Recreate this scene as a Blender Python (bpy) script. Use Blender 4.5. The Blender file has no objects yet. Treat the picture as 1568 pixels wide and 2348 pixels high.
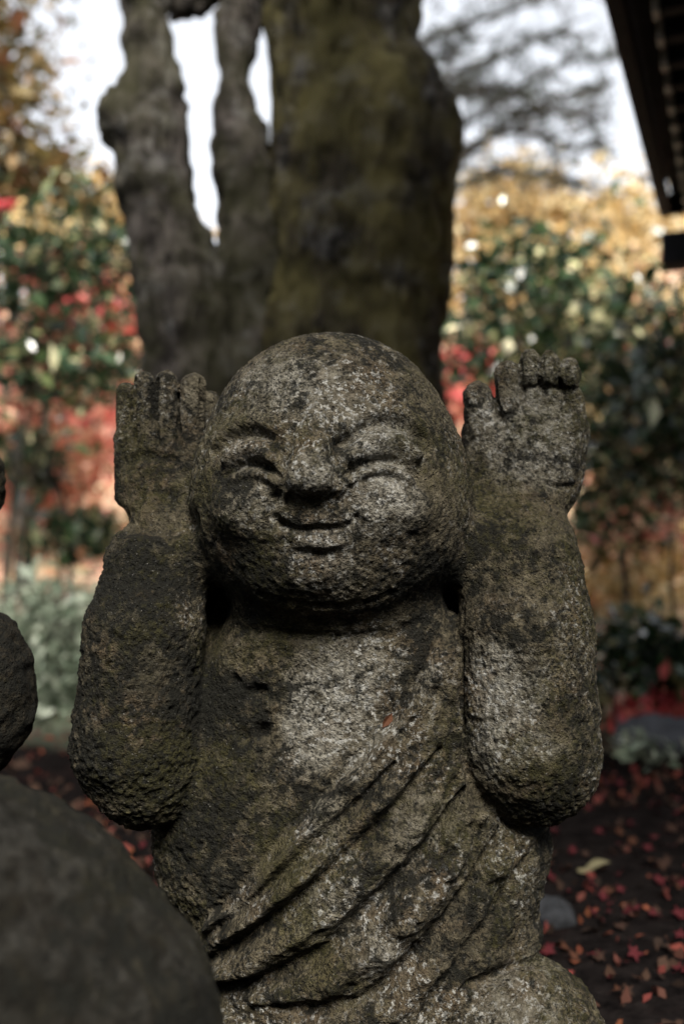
import bpy, math, random
import numpy as np
from mathutils import Vector, Matrix
R = math.radians
rng = np.random.default_rng(7)
random.seed(7)
scene = bpy.context.scene
COL = scene.collection

# ------------------------------------------------------------------ camera
CAM_H = 0.72
FPX = 35.0 / 24.0 * 1568.0          # focal length in pixels of a 1568 x 2348 picture
CX, CY = 784.0, 1174.0
cam = bpy.data.cameras.new('camera'); cam_o = bpy.data.objects.new('camera', cam); COL.objects.link(cam_o)
cam_o.location = (0, 0, CAM_H); cam_o.rotation_euler = (R(90), 0, 0)
cam.sensor_fit = 'HORIZONTAL'; cam.sensor_width = 24.0; cam.lens = 35.0
cam.clip_start = 0.02; cam.clip_end = 500
cam.dof.use_dof = True; cam.dof.focus_distance = 1.035; cam.dof.aperture_fstop = 2.4
scene.camera = cam_o

def at(px, py, D):
    return Vector(((px - CX) / FPX * D, D, CAM_H - (py - CY) / FPX * D))

# ------------------------------------------------------------------ sky, sun, exposure
SUN_EL, SUN_AZ = R(50), R(12)       # azimuth measured from behind the camera towards its right
w = bpy.data.worlds.new('World'); scene.world = w; w.use_nodes = True
nt = w.node_tree; bg = nt.nodes['Background']
sky = nt.nodes.new('ShaderNodeTexSky'); sky.sky_type = 'NISHITA'; sky.sun_disc = False
sky.sun_elevation = SUN_EL; sky.sun_rotation = R(180) - SUN_AZ
sky.air_density = 1.0; sky.dust_density = 0.6; sky.ozone_density = 1.0
hs = nt.nodes.new('ShaderNodeHueSaturation'); hs.inputs['Saturation'].default_value = 0.2
nt.links.new(sky.outputs[0], hs.inputs['Color']); nt.links.new(hs.outputs[0], bg.inputs['Color'])
bg.inputs['Strength'].default_value = 0.104
sun = bpy.data.lights.new('sun', 'SUN'); sun_o = bpy.data.objects.new('sun', sun); COL.objects.link(sun_o)
sun.energy = 4.6; sun.angle = R(24); sun.color = (1.0, 0.95, 0.87)
sd = Vector((math.sin(SUN_AZ) * math.cos(SUN_EL), -math.cos(SUN_AZ) * math.cos(SUN_EL), math.sin(SUN_EL)))
sun_o.rotation_euler = sd.to_track_quat('Z', 'Y').to_euler(); sun_o.location = sd * 30
vs = scene.view_settings; vs.view_transform = 'Standard'; vs.look = 'None'; vs.exposure = 1.75; vs.gamma = 1.0
vs.use_curve_mapping = False
scene.cycles.use_denoising = True
scene.cycles.max_bounces = 5; scene.cycles.diffuse_bounces = 3; scene.cycles.transmission_bounces = 3
scene.cycles.sample_clamp_indirect = 4

# ------------------------------------------------------------------ helpers
def tag(o, label=None, cat=None, group=None, kind=None):
    if label: o['label'] = label
    if cat: o['category'] = cat
    if group: o['group'] = group
    if kind: o['kind'] = kind
    return o

def empty(name, loc=(0, 0, 0)):
    o = bpy.data.objects.new(name, None); COL.objects.link(o); o.location = loc
    o.empty_display_size = 0.05
    return o

def mesh_obj(name, verts, faces, mat, parent=None, smooth=True, world_parent=True):
    """verts in world coordinates; the parent's location is taken off"""
    verts = np.asarray(verts, dtype=np.float64)
    loc = Vector((0, 0, 0))
    me = bpy.data.meshes.new(name)
    if isinstance(faces, np.ndarray):
        n = len(faces); k = faces.shape[1]
        me.vertices.add(len(verts)); me.vertices.foreach_set('co', verts.astype(np.float32).ravel())
        me.loops.add(n * k); me.loops.foreach_set('vertex_index', faces.astype(np.int32).ravel())
        me.polygons.add(n); me.polygons.foreach_set('loop_start', np.arange(0, n * k, k, dtype=np.int32))
        me.update(calc_edges=True)
    else:
        me.from_pydata([tuple(v) for v in verts], [], faces); me.update()
    if smooth:
        me.polygons.foreach_set('use_smooth', np.ones(len(me.polygons), dtype=bool))
    me.materials.append(mat)
    o = bpy.data.objects.new(name, me); COL.objects.link(o)
    if parent is not None:
        o.parent = parent
        o.matrix_parent_inverse = parent_matrix(parent).inverted()
    return o

def parent_matrix(p):
    m = Matrix.LocRotScale(p.location, p.rotation_euler, p.scale)
    if p.parent is not None:
        m = parent_matrix(p.parent) @ p.matrix_parent_inverse @ m
    return m

# --- noise on numpy point arrays
def _hash(ix, iy, iz, seed):
    h = (ix.astype(np.uint32) * np.uint32(374761393) + iy.astype(np.uint32) * np.uint32(668265263)
         + iz.astype(np.uint32) * np.uint32(2147483647) + np.uint32(seed * 1274126177 & 0xffffffff))
    h = (h ^ (h >> np.uint32(13))) * np.uint32(1274126177)
    h = (h ^ (h >> np.uint32(16))) * np.uint32(2246822519)
    h = h ^ (h >> np.uint32(15))
    return h.astype(np.float32) / np.float32(4294967295.0)

def vnoise(p, scale, seed=0):
    q = p.astype(np.float32) * np.float32(scale) + 1000.37
    i = np.floor(q).astype(np.int64); f = (q - i).astype(np.float32)
    u = f * f * f * (f * (f * 6 - 15) + 10)
    out = 0
    for dx in (0, 1):
        for dy in (0, 1):
            for dz in (0, 1):
                wgt = (u[:, 0] if dx else 1 - u[:, 0]) * (u[:, 1] if dy else 1 - u[:, 1]) * (u[:, 2] if dz else 1 - u[:, 2])
                out = out + wgt * _hash(i[:, 0] + dx, i[:, 1] + dy, i[:, 2] + dz, seed)
    return out * 2 - 1

def fbm(p, scale, octv=3, seed=0, gain=0.5):
    a, s, tot = 1.0, scale, 0
    for o in range(octv):
        tot = tot + a * vnoise(p, s, seed + o * 17); a *= gain; s *= 2.03
    return tot

def pits(p, scale, seed, frac=0.5, rad=0.35):
    """round pits, one at most per cell, depth 0..1"""
    q = p.astype(np.float32) * np.float32(scale) + 1000.37
    i = np.floor(q).astype(np.int64)
    out = np.zeros(len(p), np.float32)
    for dx in (-1, 0, 1):
        for dy in (-1, 0, 1):
            for dz in (-1, 0, 1):
                c = i + np.array([dx, dy, dz])
                a = [c[:, 0], c[:, 1], c[:, 2]]
                on = _hash(*a, seed + 5) < frac
                px = c[:, 0] + _hash(*a, seed); py = c[:, 1] + _hash(*a, seed + 1); pz = c[:, 2] + _hash(*a, seed + 2)
                rr = rad * (0.4 + 0.8 * _hash(*a, seed + 3))
                d2 = ((q[:, 0] - px) ** 2 + (q[:, 1] - py) ** 2 + (q[:, 2] - pz) ** 2) / rr ** 2
                out = np.maximum(out, np.where(on, np.clip(1 - d2, 0, 1), 0))
    return out

# --- signed distance shapes, surface nets
class SDF:
    def __init__(self): self.prims = []
    def ell(self, c, r, k, part, rot=None):
        self.prims.append(('e', np.array(c, float), np.array(r, float), None if rot is None else np.array(rot), k, part))
    def cone(self, a, b, ra, rb, k, part):
        self.prims.append(('c', np.array(a, float), np.array(b, float), (ra, rb), k, part))
    @staticmethod
    def dist(pr, P):
        if pr[0] == 'e':
            v = P - pr[1]
            if pr[3] is not None: v = v @ pr[3]
            k0 = np.sqrt(((v / pr[2]) ** 2).sum(-1)); k1 = np.sqrt(((v / pr[2] ** 2) ** 2).sum(-1))
            return k0 * (k0 - 1) / np.maximum(k1, 1e-6)
        ab = pr[2] - pr[1]; v = P - pr[1]
        t = np.clip((v @ ab) / (ab @ ab), 0, 1)
        return np.sqrt(((v - t[..., None] * ab) ** 2).sum(-1)) - (pr[3][0] + (pr[3][1] - pr[3][0]) * t)
    @staticmethod
    def bbox(pr, m):
        if pr[0] == 'e':
            r = pr[2] if pr[3] is None else np.full(3, pr[2].max())
            return pr[1] - r - m, pr[1] + r + m
        r = max(pr[3])
        return np.minimum(pr[1], pr[2]) - r - m, np.maximum(pr[1], pr[2]) + r + m
    def points(self, P):
        d = np.full(len(P), 1.0)
        for pr in self.prims:
            m = pr[4] + 0.03; lo, hi = self.bbox(pr, m)
            sel = np.nonzero(((P > lo) & (P < hi)).all(1))[0]
            if len(sel) == 0: continue
            b = self.dist(pr, P[sel]); a = d[sel]; k = pr[4]
            h = np.maximum(k - np.abs(a - b), 0) / k
            d[sel] = np.minimum(a, b) - h * h * k / 4
        return d
    def part_dist(self, P, parts):
        out = []
        for g in parts:
            d = np.full(len(P), 1.0)
            for pr in self.prims:
                if pr[5] == g:
                    lo, hi = self.bbox(pr, 0.08)
                    sel = np.nonzero(((P > lo) & (P < hi)).all(1))[0]
                    if len(sel): d[sel] = np.minimum(d[sel], self.dist(pr, P[sel]))
            out.append(d)
        return np.array(out)
    def mesh(self, h, subdiv=1):
        los, his = zip(*[self.bbox(p, 3 * h) for p in self.prims])
        lo = np.min(los, 0); hi = np.max(his, 0)
        n = np.ceil((hi - lo) / h).astype(int) + 1
        ax = [lo[i] + h * np.arange(n[i]) for i in range(3)]
        d = np.full(n, 0.5, np.float32)
        for pr in self.prims:
            m = pr[4] + 3 * h; a, b = self.bbox(pr, m)
            i0 = np.clip(((a - lo) / h).astype(int), 0, n); i1 = np.clip(((b - lo) / h).astype(int) + 2, 0, n)
            sl = tuple(slice(i0[i], i1[i]) for i in range(3))
            G = np.stack(np.meshgrid(*[ax[i][sl[i]] for i in range(3)], indexing='ij'), -1)
            bb = self.dist(pr, G).astype(np.float32); aa = d[sl]; k = pr[4]
            hh = np.maximum(k - np.abs(aa - bb), 0) / k
            d[sl] = np.minimum(aa, bb) - hh * hh * k / 4
        V, F = surface_nets(d, lo, h)
        for s in range(subdiv):
            V, F = subdivide(V, F)
            for it in range(2):
                V = V - np.clip(self.points(V), -h, h)[:, None] * vnormals(V, F)
        return V, F

def surface_nets(d, lo, h):
    ins = d < 0
    nx, ny, nz = d.shape
    cnt = np.zeros((nx - 1, ny - 1, nz - 1), np.int8)
    for c in np.ndindex(2, 2, 2):
        cnt += ins[c[0]:nx - 1 + c[0], c[1]:ny - 1 + c[1], c[2]:nz - 1 + c[2]]
    act = (cnt > 0) & (cnt < 8)
    idx = np.argwhere(act); vid = np.full(act.shape, -1, np.int64); vid[act] = np.arange(len(idx))
    acc = np.zeros((len(idx), 3)); num = np.zeros(len(idx))
    for axis in range(3):
        o1, o2 = [a for a in range(3) if a != axis]
        for u in (0, 1):
            for v in (0, 1):
                a = idx.copy(); a[:, o1] += u; a[:, o2] += v
                b = a.copy(); b[:, axis] += 1
                da = d[a[:, 0], a[:, 1], a[:, 2]]; db = d[b[:, 0], b[:, 1], b[:, 2]]
                x = (da < 0) != (db < 0)
                t = np.where(x, da / np.where(x, da - db, 1), 0)
                p = a.astype(float); p[:, axis] += t
                acc[x] += p[x]; num[x] += 1
    V = lo + h * acc / num[:, None]
    quads = []
    for axis in range(3):
        o1, o2 = (axis + 1) % 3, (axis + 2) % 3
        sl_a = [slice(1, -1)] * 3; sl_b = [slice(1, -1)] * 3
        sl_a[axis] = slice(0, -1); sl_b[axis] = slice(1, None)
        A = ins[tuple(sl_a)]; B = ins[tuple(sl_b)]
        for flip, M in ((False, A & ~B), (True, ~A & B)):
            e = np.argwhere(M); off = np.ones(3, int); off[axis] = 0; e = e + off
            if len(e) == 0: continue
            def cell(u, v):
                c = e.copy(); c[:, o1] -= u; c[:, o2] -= v
                return vid[c[:, 0], c[:, 1], c[:, 2]]
            q = np.stack([cell(1, 1), cell(0, 1), cell(0, 0), cell(1, 0)], 1)
            if flip: q = q[:, ::-1]
            quads.append(q)
    return V, np.concatenate(quads)

def subdivide(V, F):
    n = len(V)
    e = np.stack([F, np.roll(F, -1, 1)], -1).reshape(-1, 2); e = np.sort(e, 1)
    key = e[:, 0] * n + e[:, 1]
    uk, inv = np.unique(key, return_inverse=True)
    em = (V[uk // n] + V[uk % n]) / 2
    fm = V[F].mean(1)
    ei = n + inv.reshape(-1, 4); fi = n + len(uk) + np.arange(len(F))
    Q = np.concatenate([np.stack([F[:, i], ei[:, i], fi, ei[:, i - 1]], 1) for i in range(4)])
    return np.concatenate([V, em, fm]), Q

def vnormals(V, F):
    a = V[F[:, 2]] - V[F[:, 0]]; b = V[F[:, 3]] - V[F[:, 1]]
    fn = np.cross(a, b)
    N = np.zeros_like(V)
    for i in range(4):
        for c in range(3):
            N[:, c] += np.bincount(F[:, i], fn[:, c], len(V))
    return N / np.maximum(np.linalg.norm(N, axis=1, keepdims=True), 1e-12)

def sstep(a, b, x):
    t = np.clip((x - a) / (b - a), 0, 1); return t * t * (3 - 2 * t)

def split_parts(V, F, fl, N, tree, mat, root, tone=None):
    """cut one continuous surface into part objects that keep the common normals.
    tree: list of (label index, name, parent label index or None)"""
    objs = {}
    for li, name, par in tree:
        f = F[fl == li]
        if len(f) == 0: continue
        used, inv = np.unique(f, return_inverse=True)
        o = mesh_obj(name, V[used], inv.reshape(-1, 4), mat, root if par is None else objs.get(par, root))
        o.data.normals_split_custom_set_from_vertices(N[used].astype(np.float32))
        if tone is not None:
            at_ = o.data.attributes.new('lichen_tone', 'FLOAT', 'POINT'); at_.data.foreach_set('value', tone[used].astype(np.float32))
        objs[li] = o
    return objs

# ------------------------------------------------------------------ materials
class NB:
    def __init__(self, name):
        self.m = bpy.data.materials.new(name); self.m.use_nodes = True
        self.t = self.m.node_tree; self.b = self.t.nodes['Principled BSDF']; self.out = self.t.nodes['Material Output']
        self.b.inputs['Specular IOR Level'].default_value = 0.08
    def n(self, typ, **kw):
        x = self.t.nodes.new(typ)
        for k, v in kw.items():
            if k in x.inputs.keys(): x.inputs[k].default_value = v
            else: setattr(x, k, v)
        return x
    def l(self, a, b): self.t.links.new(a, b)
    def pos(self): return self.n('ShaderNodeNewGeometry').outputs['Position']
    def obj(self): return self.n('ShaderNodeTexCoord').outputs['Object']
    def noise(self, vec, scale, detail=3, rough=0.5, dist=0.0):
        x = self.n('ShaderNodeTexNoise', Scale=scale, Detail=detail, Roughness=rough, Distortion=dist); self.l(vec, x.inputs['Vector']); return x.outputs['Fac']
    def voro(self, vec, scale, feature='F1'):
        x = self.n('ShaderNodeTexVoronoi', Scale=scale, feature=feature); self.l(vec, x.inputs['Vector']); return x.outputs['Distance']
    def ramp(self, fac, stops, interp='LINEAR'):
        x = self.n('ShaderNodeValToRGB'); x.color_ramp.interpolation = interp
        el = x.color_ramp.elements
        while len(el) < len(stops): el.new(0.5)
        for e, (p, c) in zip(el, stops):
            e.position = p; e.color = (c, c, c, 1) if isinstance(c, (int, float)) else (*c, 1)
        self.l(fac, x.inputs[0]); return x.outputs[0]
    def mix(self, fac, a, b, mode='MIX'):
        x = self.n('ShaderNodeMix', data_type='RGBA', blend_type=mode)
        for s, v in ((x.inputs[0], fac), (x.inputs[6], a), (x.inputs[7], b)):
            if hasattr(v, 'links') or hasattr(v, 'is_linked'): self.l(v, s)
            elif isinstance(v, tuple): s.default_value = (*v, 1)
            else: s.default_value = v
        return x.outputs[2]
    def math(self, op, a, b=None, clamp=False):
        x = self.n('ShaderNodeMath', operation=op); x.use_clamp = clamp
        for s, v in zip(x.inputs, (a, b)):
            if v is None: continue
            if hasattr(v, 'is_linked'): self.l(v, s)
            else: s.default_value = v
        return x.outputs[0]
    def bump(self, h, strength, dist, prev=None):
        x = self.n('ShaderNodeBump', Strength=strength, Distance=dist); self.l(h, x.inputs['Height'])
        if prev is not None: self.l(prev, x.inputs['Normal'])
        return x.outputs[0]
    def done(self, col=None, rough=0.9, normal=None):
        if col is not None:
            if isinstance(col, tuple): self.b.inputs['Base Color'].default_value = (*col, 1)
            else: self.l(col, self.b.inputs['Base Color'])
        if hasattr(rough, 'is_linked'): self.l(rough, self.b.inputs['Roughness'])
        else: self.b.inputs['Roughness'].default_value = rough
        if normal is not None: self.l(normal, self.b.inputs['Normal'])
        return self.m

def stone_material(name, dark=1.0, moss=0.5, pale=1.0):
    b = NB(name); p = b.obj()
    grain = b.noise(p, 260, 4, 0.7)
    mid = b.noise(p, 70, 5, 0.65)
    big = b.noise(p, 16, 5, 0.65, 0.4)
    big2 = b.noise(p, 7.3, 4, 0.55, 0.3)
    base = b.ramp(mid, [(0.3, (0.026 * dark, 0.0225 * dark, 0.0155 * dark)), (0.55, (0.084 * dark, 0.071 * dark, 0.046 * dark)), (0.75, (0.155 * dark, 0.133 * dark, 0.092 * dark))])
    tn = b.n('ShaderNodeAttribute', attribute_name='lichen_tone').outputs['Fac']  # vertex tone: lichen plus the statue's painted light and shade
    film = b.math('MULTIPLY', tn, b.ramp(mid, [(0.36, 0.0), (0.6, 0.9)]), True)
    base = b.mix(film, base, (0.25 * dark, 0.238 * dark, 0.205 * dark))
    base = b.mix(b.math('MULTIPLY', b.math('MULTIPLY', tn, -0.8), 1.0, True), base, (0.021, 0.019, 0.013))  # negative tone darkens the stone, painting the statue's shaded side
    # warm iron tint
    warm = b.ramp(b.noise(p, 17, 4, 0.6), [(0.5, 0.0), (0.7, 0.7)])
    base = b.mix(warm, base, (0.085 * dark, 0.060 * dark, 0.036 * dark))
    # pale lichen specks, gathered in patches
    spk = b.ramp(b.noise(p, 150, 4, 0.7), [(0.53, 0.0), (0.60, 1.0)])
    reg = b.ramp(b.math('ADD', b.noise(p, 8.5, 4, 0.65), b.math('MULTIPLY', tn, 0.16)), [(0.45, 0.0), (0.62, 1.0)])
    base = b.mix(b.math('MULTIPLY', b.math('MULTIPLY', spk, reg), pale), base, (0.25, 0.245, 0.225))
    # black lichen crust, broken up by finer noise
    blk = b.math('ADD', b.math('MULTIPLY', big, 0.5), b.math('MULTIPLY', b.noise(p, 85, 5, 0.7), 0.5))
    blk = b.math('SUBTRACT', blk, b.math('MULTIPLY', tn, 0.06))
    base = b.mix(b.ramp(blk, [(0.49, 0.0), (0.545, 0.92)]), base, (0.007, 0.007, 0.0055))
    # moss film
    ms = b.math('ADD', b.math('MULTIPLY', big2, 0.6), b.math('MULTIPLY', b.noise(p, 120, 4, 0.7), 0.4))
    base = b.mix(b.math('MULTIPLY', b.ramp(ms, [(0.50, 0.0), (0.60, 1.0)]), moss), base, (0.040, 0.036, 0.011))
    # grain and holes
    gm = b.ramp(b.noise(p, 14, 3, 0.6), [(0.35, 0.35), (0.62, 1.0)])
    base = b.mix(b.math('MULTIPLY', gm, b.ramp(grain, [(0.38, 0.95), (0.54, 0.0)])), base, (0.006, 0.006, 0.005))
    spark = b.math('MULTIPLY', b.ramp(b.noise(p, 420, 2, 0.6), [(0.67, 0.0), (0.76, 0.4)]), pale)
    base = b.mix(spark, base, (0.30, 0.29, 0.27))
    hole = b.ramp(b.voro(p, 150), [(0.10, 1.0), (0.26, 0.0)])
    hh = b.math('SUBTRACT', b.math('ADD', b.math('MULTIPLY', grain, 1.0), b.math('MULTIPLY', b.noise(p, 130, 4, 0.7), 1.3)), b.math('MULTIPLY', hole, 0.6))
    nrm = b.bump(hh, 1.0, 0.006)
    return b.done(base, 0.93, nrm)

M = {}
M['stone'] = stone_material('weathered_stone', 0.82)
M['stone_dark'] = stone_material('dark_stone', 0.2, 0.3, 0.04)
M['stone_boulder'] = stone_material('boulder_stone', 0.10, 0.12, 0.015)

def bark_material(name, c0, c1, mossc, mossamt, lichen_tone=0.75):
    b = NB(name); p = b.obj()
    mp = b.n('ShaderNodeMapping'); mp.inputs['Scale'].default_value = (1, 1, 0.2); b.l(p, mp.inputs[0]); q = mp.outputs[0]
    a = b.noise(q, 26, 6, 0.65); c = b.noise(p, 5, 4, 0.6); d = b.noise(p, 9, 5, 0.65)
    col = b.ramp(a, [(0.3, c0), (0.7, c1)])
    lich = b.ramp(d, [(0.53, 0.0), (0.60, lichen_tone)])
    col = b.mix(lich, col, (0.13, 0.125, 0.12))
    col = b.mix(b.ramp(b.noise(p, 13, 5, 0.7), [(0.42, 0.85), (0.52, 0.0)]), col, (0.006, 0.005, 0.004))
    col = b.mix(b.math('MULTIPLY', b.ramp(c, [(0.4, 0.0), (0.6, 1.0)]), mossamt), col, mossc)
    return b.done(col, 0.9, b.bump(a, 1.0, 0.03))
M['bark_grey'] = bark_material('grey_bark', (0.008, 0.007, 0.006), (0.085, 0.074, 0.066), (0.035, 0.034, 0.017), 0.6, 0.6)
M['bark_moss'] = bark_material('mossy_bark', (0.010, 0.008, 0.006), (0.060, 0.050, 0.035), (0.10, 0.086, 0.034), 0.8, 0.5)
M['twig'] = bark_material('thin_bark', (0.02, 0.016, 0.013), (0.06, 0.05, 0.04), (0.03, 0.03, 0.015), 0.2)

def leaf_material(name, stops, rough=0.5, trans=0.35, spec=0.4):
    b = NB(name); g = b.n('ShaderNodeNewGeometry')
    col = b.ramp(g.outputs['Random Per Island'], stops)
    b.b.inputs['Specular IOR Level'].default_value = spec
    b.done(col, rough)
    tr = b.n('ShaderNodeBsdfTranslucent'); b.l(col, tr.inputs['Color'])
    mx = b.n('ShaderNodeMixShader'); mx.inputs[0].default_value = trans
    b.l(b.b.outputs[0], mx.inputs[1]); b.l(tr.outputs[0], mx.inputs[2]); b.l(mx.outputs[0], b.out.inputs['Surface'])
    return b.m
M['camellia'] = leaf_material('camellia_leaf', [(0.0, (0.010, 0.022, 0.010)), (0.5, (0.022, 0.045, 0.018)), (0.85, (0.045, 0.075, 0.028)), (0.90, (0.20, 0.21, 0.09)), (0.97, (0.46, 0.43, 0.23)), (1.0, (0.55, 0.50, 0.32))], 0.22, 0.15, 0.6)  # last stops paint a few leaves pale as stand-ins for glints
M['orange'] = leaf_material('orange_maple_leaf', [(0.0, (0.05, 0.035, 0.018)), (0.16, (0.44, 0.13, 0.10)), (0.42, (0.60, 0.24, 0.18)), (0.64, (0.66, 0.40, 0.28)), (0.84, (0.70, 0.58, 0.42)), (1.0, (0.60, 0.09, 0.13))], 0.5)
M['red'] = leaf_material('red_maple_leaf', [(0.0, (0.30, 0.03, 0.04)), (0.5, (0.55, 0.08, 0.08)), (0.8, (0.60, 0.17, 0.11)), (1.0, (0.55, 0.05, 0.12))], 0.5)
M['gold'] = leaf_material('golden_leaf', [(0.0, (0.04, 0.04, 0.02)), (0.16, (0.30, 0.20, 0.07)), (0.36, (0.52, 0.36, 0.15)), (0.7, (0.62, 0.50, 0.26)), (1.0, (0.76, 0.69, 0.48))], 0.5, 0.5)
M['olive'] = leaf_material('olive_leaf', [(0.0, (0.03, 0.03, 0.012)), (0.5, (0.10, 0.08, 0.025)), (0.85, (0.17, 0.11, 0.035)), (1.0, (0.12, 0.045, 0.025))], 0.5)
M['needle'] = leaf_material('pine_needle', [(0.0, (0.012, 0.018, 0.014)), (1.0, (0.035, 0.045, 0.035))], 0.6, 0.1)
M['pale'] = leaf_material('pale_green_leaf', [(0.0, (0.08, 0.11, 0.07)), (0.5, (0.2, 0.24, 0.17)), (1.0, (0.38, 0.41, 0.32))], 0.4, 0.3)
M['canopy'] = leaf_material('canopy_leaf', [(0.0, (0.02, 0.03, 0.012)), (1.0, (0.06, 0.07, 0.025))], 0.5, 0.2)
def plain(name, c, rough=0.8, var=0.35, scale=30):
    b = NB(name); n = b.noise(b.obj(), scale, 4, 0.6)
    col = b.ramp(n, [(0.3, tuple(x * (1 - var) for x in c)), (0.7, tuple(x * (1 + var) for x in c))])
    return b.done(col, rough, b.bump(n, 0.4, 0.01))
M['timber'] = plain('old_dark_timber', (0.022, 0.021, 0.024))
M['timber_pale'] = plain('pale_rafter_end', (0.5, 0.49, 0.48))
M['tile'] = plain('grey_roof_tile', (0.03, 0.03, 0.034))
M['plaster'] = plain('dull_plaster', (0.12, 0.11, 0.10))
M['pale_stone'] = plain('pale_flat_stone', (0.07, 0.073, 0.083), 0.85, 0.25, 14)
M['grey_stone'] = plain('dull_grey_stone', (0.018, 0.019, 0.021), 0.9, 0.4, 40)
for nm, c in (('leaf_red', (0.055, 0.009, 0.011)), ('leaf_orange', (0.05, 0.02, 0.011)), ('leaf_brown', (0.03, 0.016, 0.011)), ('leaf_cream', (0.12, 0.105, 0.06)), ('leaf_rust', (0.06, 0.026, 0.014))):
    M[nm] = plain(nm, c, 0.55, 0.3, 60)

def ground_material():
    b = NB('garden_ground'); p = b.pos()
    sx = b.n('ShaderNodeSeparateXYZ'); b.l(p, sx.inputs[0]); X, Y = sx.outputs[0], sx.outputs[1]
    n1 = b.noise(p, 3.2, 5, 0.6); n2 = b.noise(p, 26, 5, 0.65); n3 = b.noise(p, 1.1, 4, 0.6); n4 = b.noise(p, 7, 4, 0.6)
    soil = b.ramp(n2, [(0.3, (0.003, 0.0026, 0.0026)), (0.7, (0.011, 0.009, 0.0085))])
    soil = b.mix(b.ramp(n1, [(0.55, 0.0), (0.68, 0.55)]), soil, (0.022, 0.009, 0.008))
    litter = b.ramp(n4, [(0.28, (0.14, 0.11, 0.06)), (0.42, (0.46, 0.37, 0.23)), (0.50, (0.56, 0.46, 0.32)), (0.56, (0.52, 0.22, 0.15)), (0.68, (0.48, 0.10, 0.11))])
    mossy = b.ramp(n4, [(0.3, (0.07, 0.085, 0.05)), (0.5, (0.16, 0.18, 0.125)), (0.7, (0.24, 0.25, 0.2))])
    # distance from the statue's ground decides soil, moss and litter, wobbling with noise
    yy = b.math('ADD', Y, b.math('MULTIPLY', b.math('SUBTRACT', n3, 0.5), 2.2))
    f_moss = b.n('ShaderNodeMapRange'); f_moss.inputs[1].default_value = 3.0; f_moss.inputs[2].default_value = 3.7; b.l(yy, f_moss.inputs[0])
    f_lit = b.n('ShaderNodeMapRange'); f_lit.inputs[1].default_value = 5.2; f_lit.inputs[2].default_value = 7.0; b.l(yy, f_lit.inputs[0])
    f_r = b.n('ShaderNodeMapRange'); f_r.inputs[1].default_value = 0.2; f_r.inputs[2].default_value = 1.0; b.l(X, f_r.inputs[0])
    col = b.mix(f_moss.outputs[0], soil, b.mix(b.math('MULTIPLY', f_r.outputs[0], 0.6), mossy, litter))
    col = b.mix(f_lit.outputs[0], col, litter)
    back = b.n('ShaderNodeMapRange'); back.inputs[1].default_value = -0.5; back.inputs[2].default_value = -2.0; b.l(Y, back.inputs[0])
    col = b.mix(back.outputs[0], col, (0.03, 0.028, 0.018))
    b.b.inputs['Specular IOR Level'].default_value = 0.0
    return b.done(col, 0.95, b.bump(b.math('ADD', n2, n4), 0.8, 0.03))
M['ground'] = ground_material()

# ------------------------------------------------------------------ ground
def gheight(x, y):
    x = np.asarray(x, float); y = np.asarray(y, float)
    z = 0.10 * np.clip(y - 3.6, 0, 4) + 0
    z = z + 3.2 * sstep(7.0, 17.0, y) + 5.0 * sstep(16, 40, y) * (0.8 + 0.2 * np.sin(x * 0.2))
    z = z + 4.5 * sstep(-2.0, -9.0, y)  # unseen rise behind the camera, added to block sky light
    z = z + 0.5 * sstep(2.5, 9, np.abs(x)) * sstep(20, 4, np.abs(x)) * np.clip(np.abs(x) - 2.5, 0, 6) * 0.3
    P = np.stack([x.ravel(), y.ravel(), np.zeros(x.size)], 1)
    z = z + (0.05 * fbm(P, 0.9, 3, 3) * (0.3 + sstep(2, 5, np.abs(y)).ravel())).reshape(x.shape) + 0.008 * vnoise(P, 6, 9).reshape(x.shape)
    return z
def gz(x, y): return float(gheight(np.array([x]), np.array([y]))[0])

def build_ground():
    u = np.concatenate([-np.geomspace(60, 2.6, 40), np.linspace(-2.5, 2.5, 90), np.geomspace(2.6, 60, 40)])
    v = np.concatenate([-np.geomspace(40, 1.0, 24), np.linspace(-0.9, 6, 120), np.geomspace(6.1, 120, 70)])
    Xg, Yg = np.meshgrid(u, v, indexing='ij'); Z = gheight(Xg, Yg)
    V = np.stack([Xg.ravel(), Yg.ravel(), Z.ravel()], 1)
    nu, nv = len(u), len(v); I = np.arange(nu * nv).reshape(nu, nv)
    F = np.stack([I[:-1, :-1], I[1:, :-1], I[1:, 1:], I[:-1, 1:]], -1).reshape(-1, 4)
    return tag(mesh_obj('ground', V, F, M['ground']), kind='structure')
build_ground()

# ------------------------------------------------------------------ the smiling statue
S_D0, S_S = 1.15, 0.00048
def sp(x, y, z=0.0): return np.array(at(x, y, S_D0 - z * S_S))
def sr(r, z=0.0):
    k = (S_D0 - z * S_S) / FPX
    return np.array(r, float) * k if not np.isscalar(r) else r * k

PARTS = ['head', 'torso', 'arm_a', 'arm_b', 'hand_a', 'hand_b',
         'fa1', 'fa2', 'fa3', 'fa4', 'fa5', 'fb1', 'fb2', 'fb3', 'fb4', 'fb5', 'nose', 'base']

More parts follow.
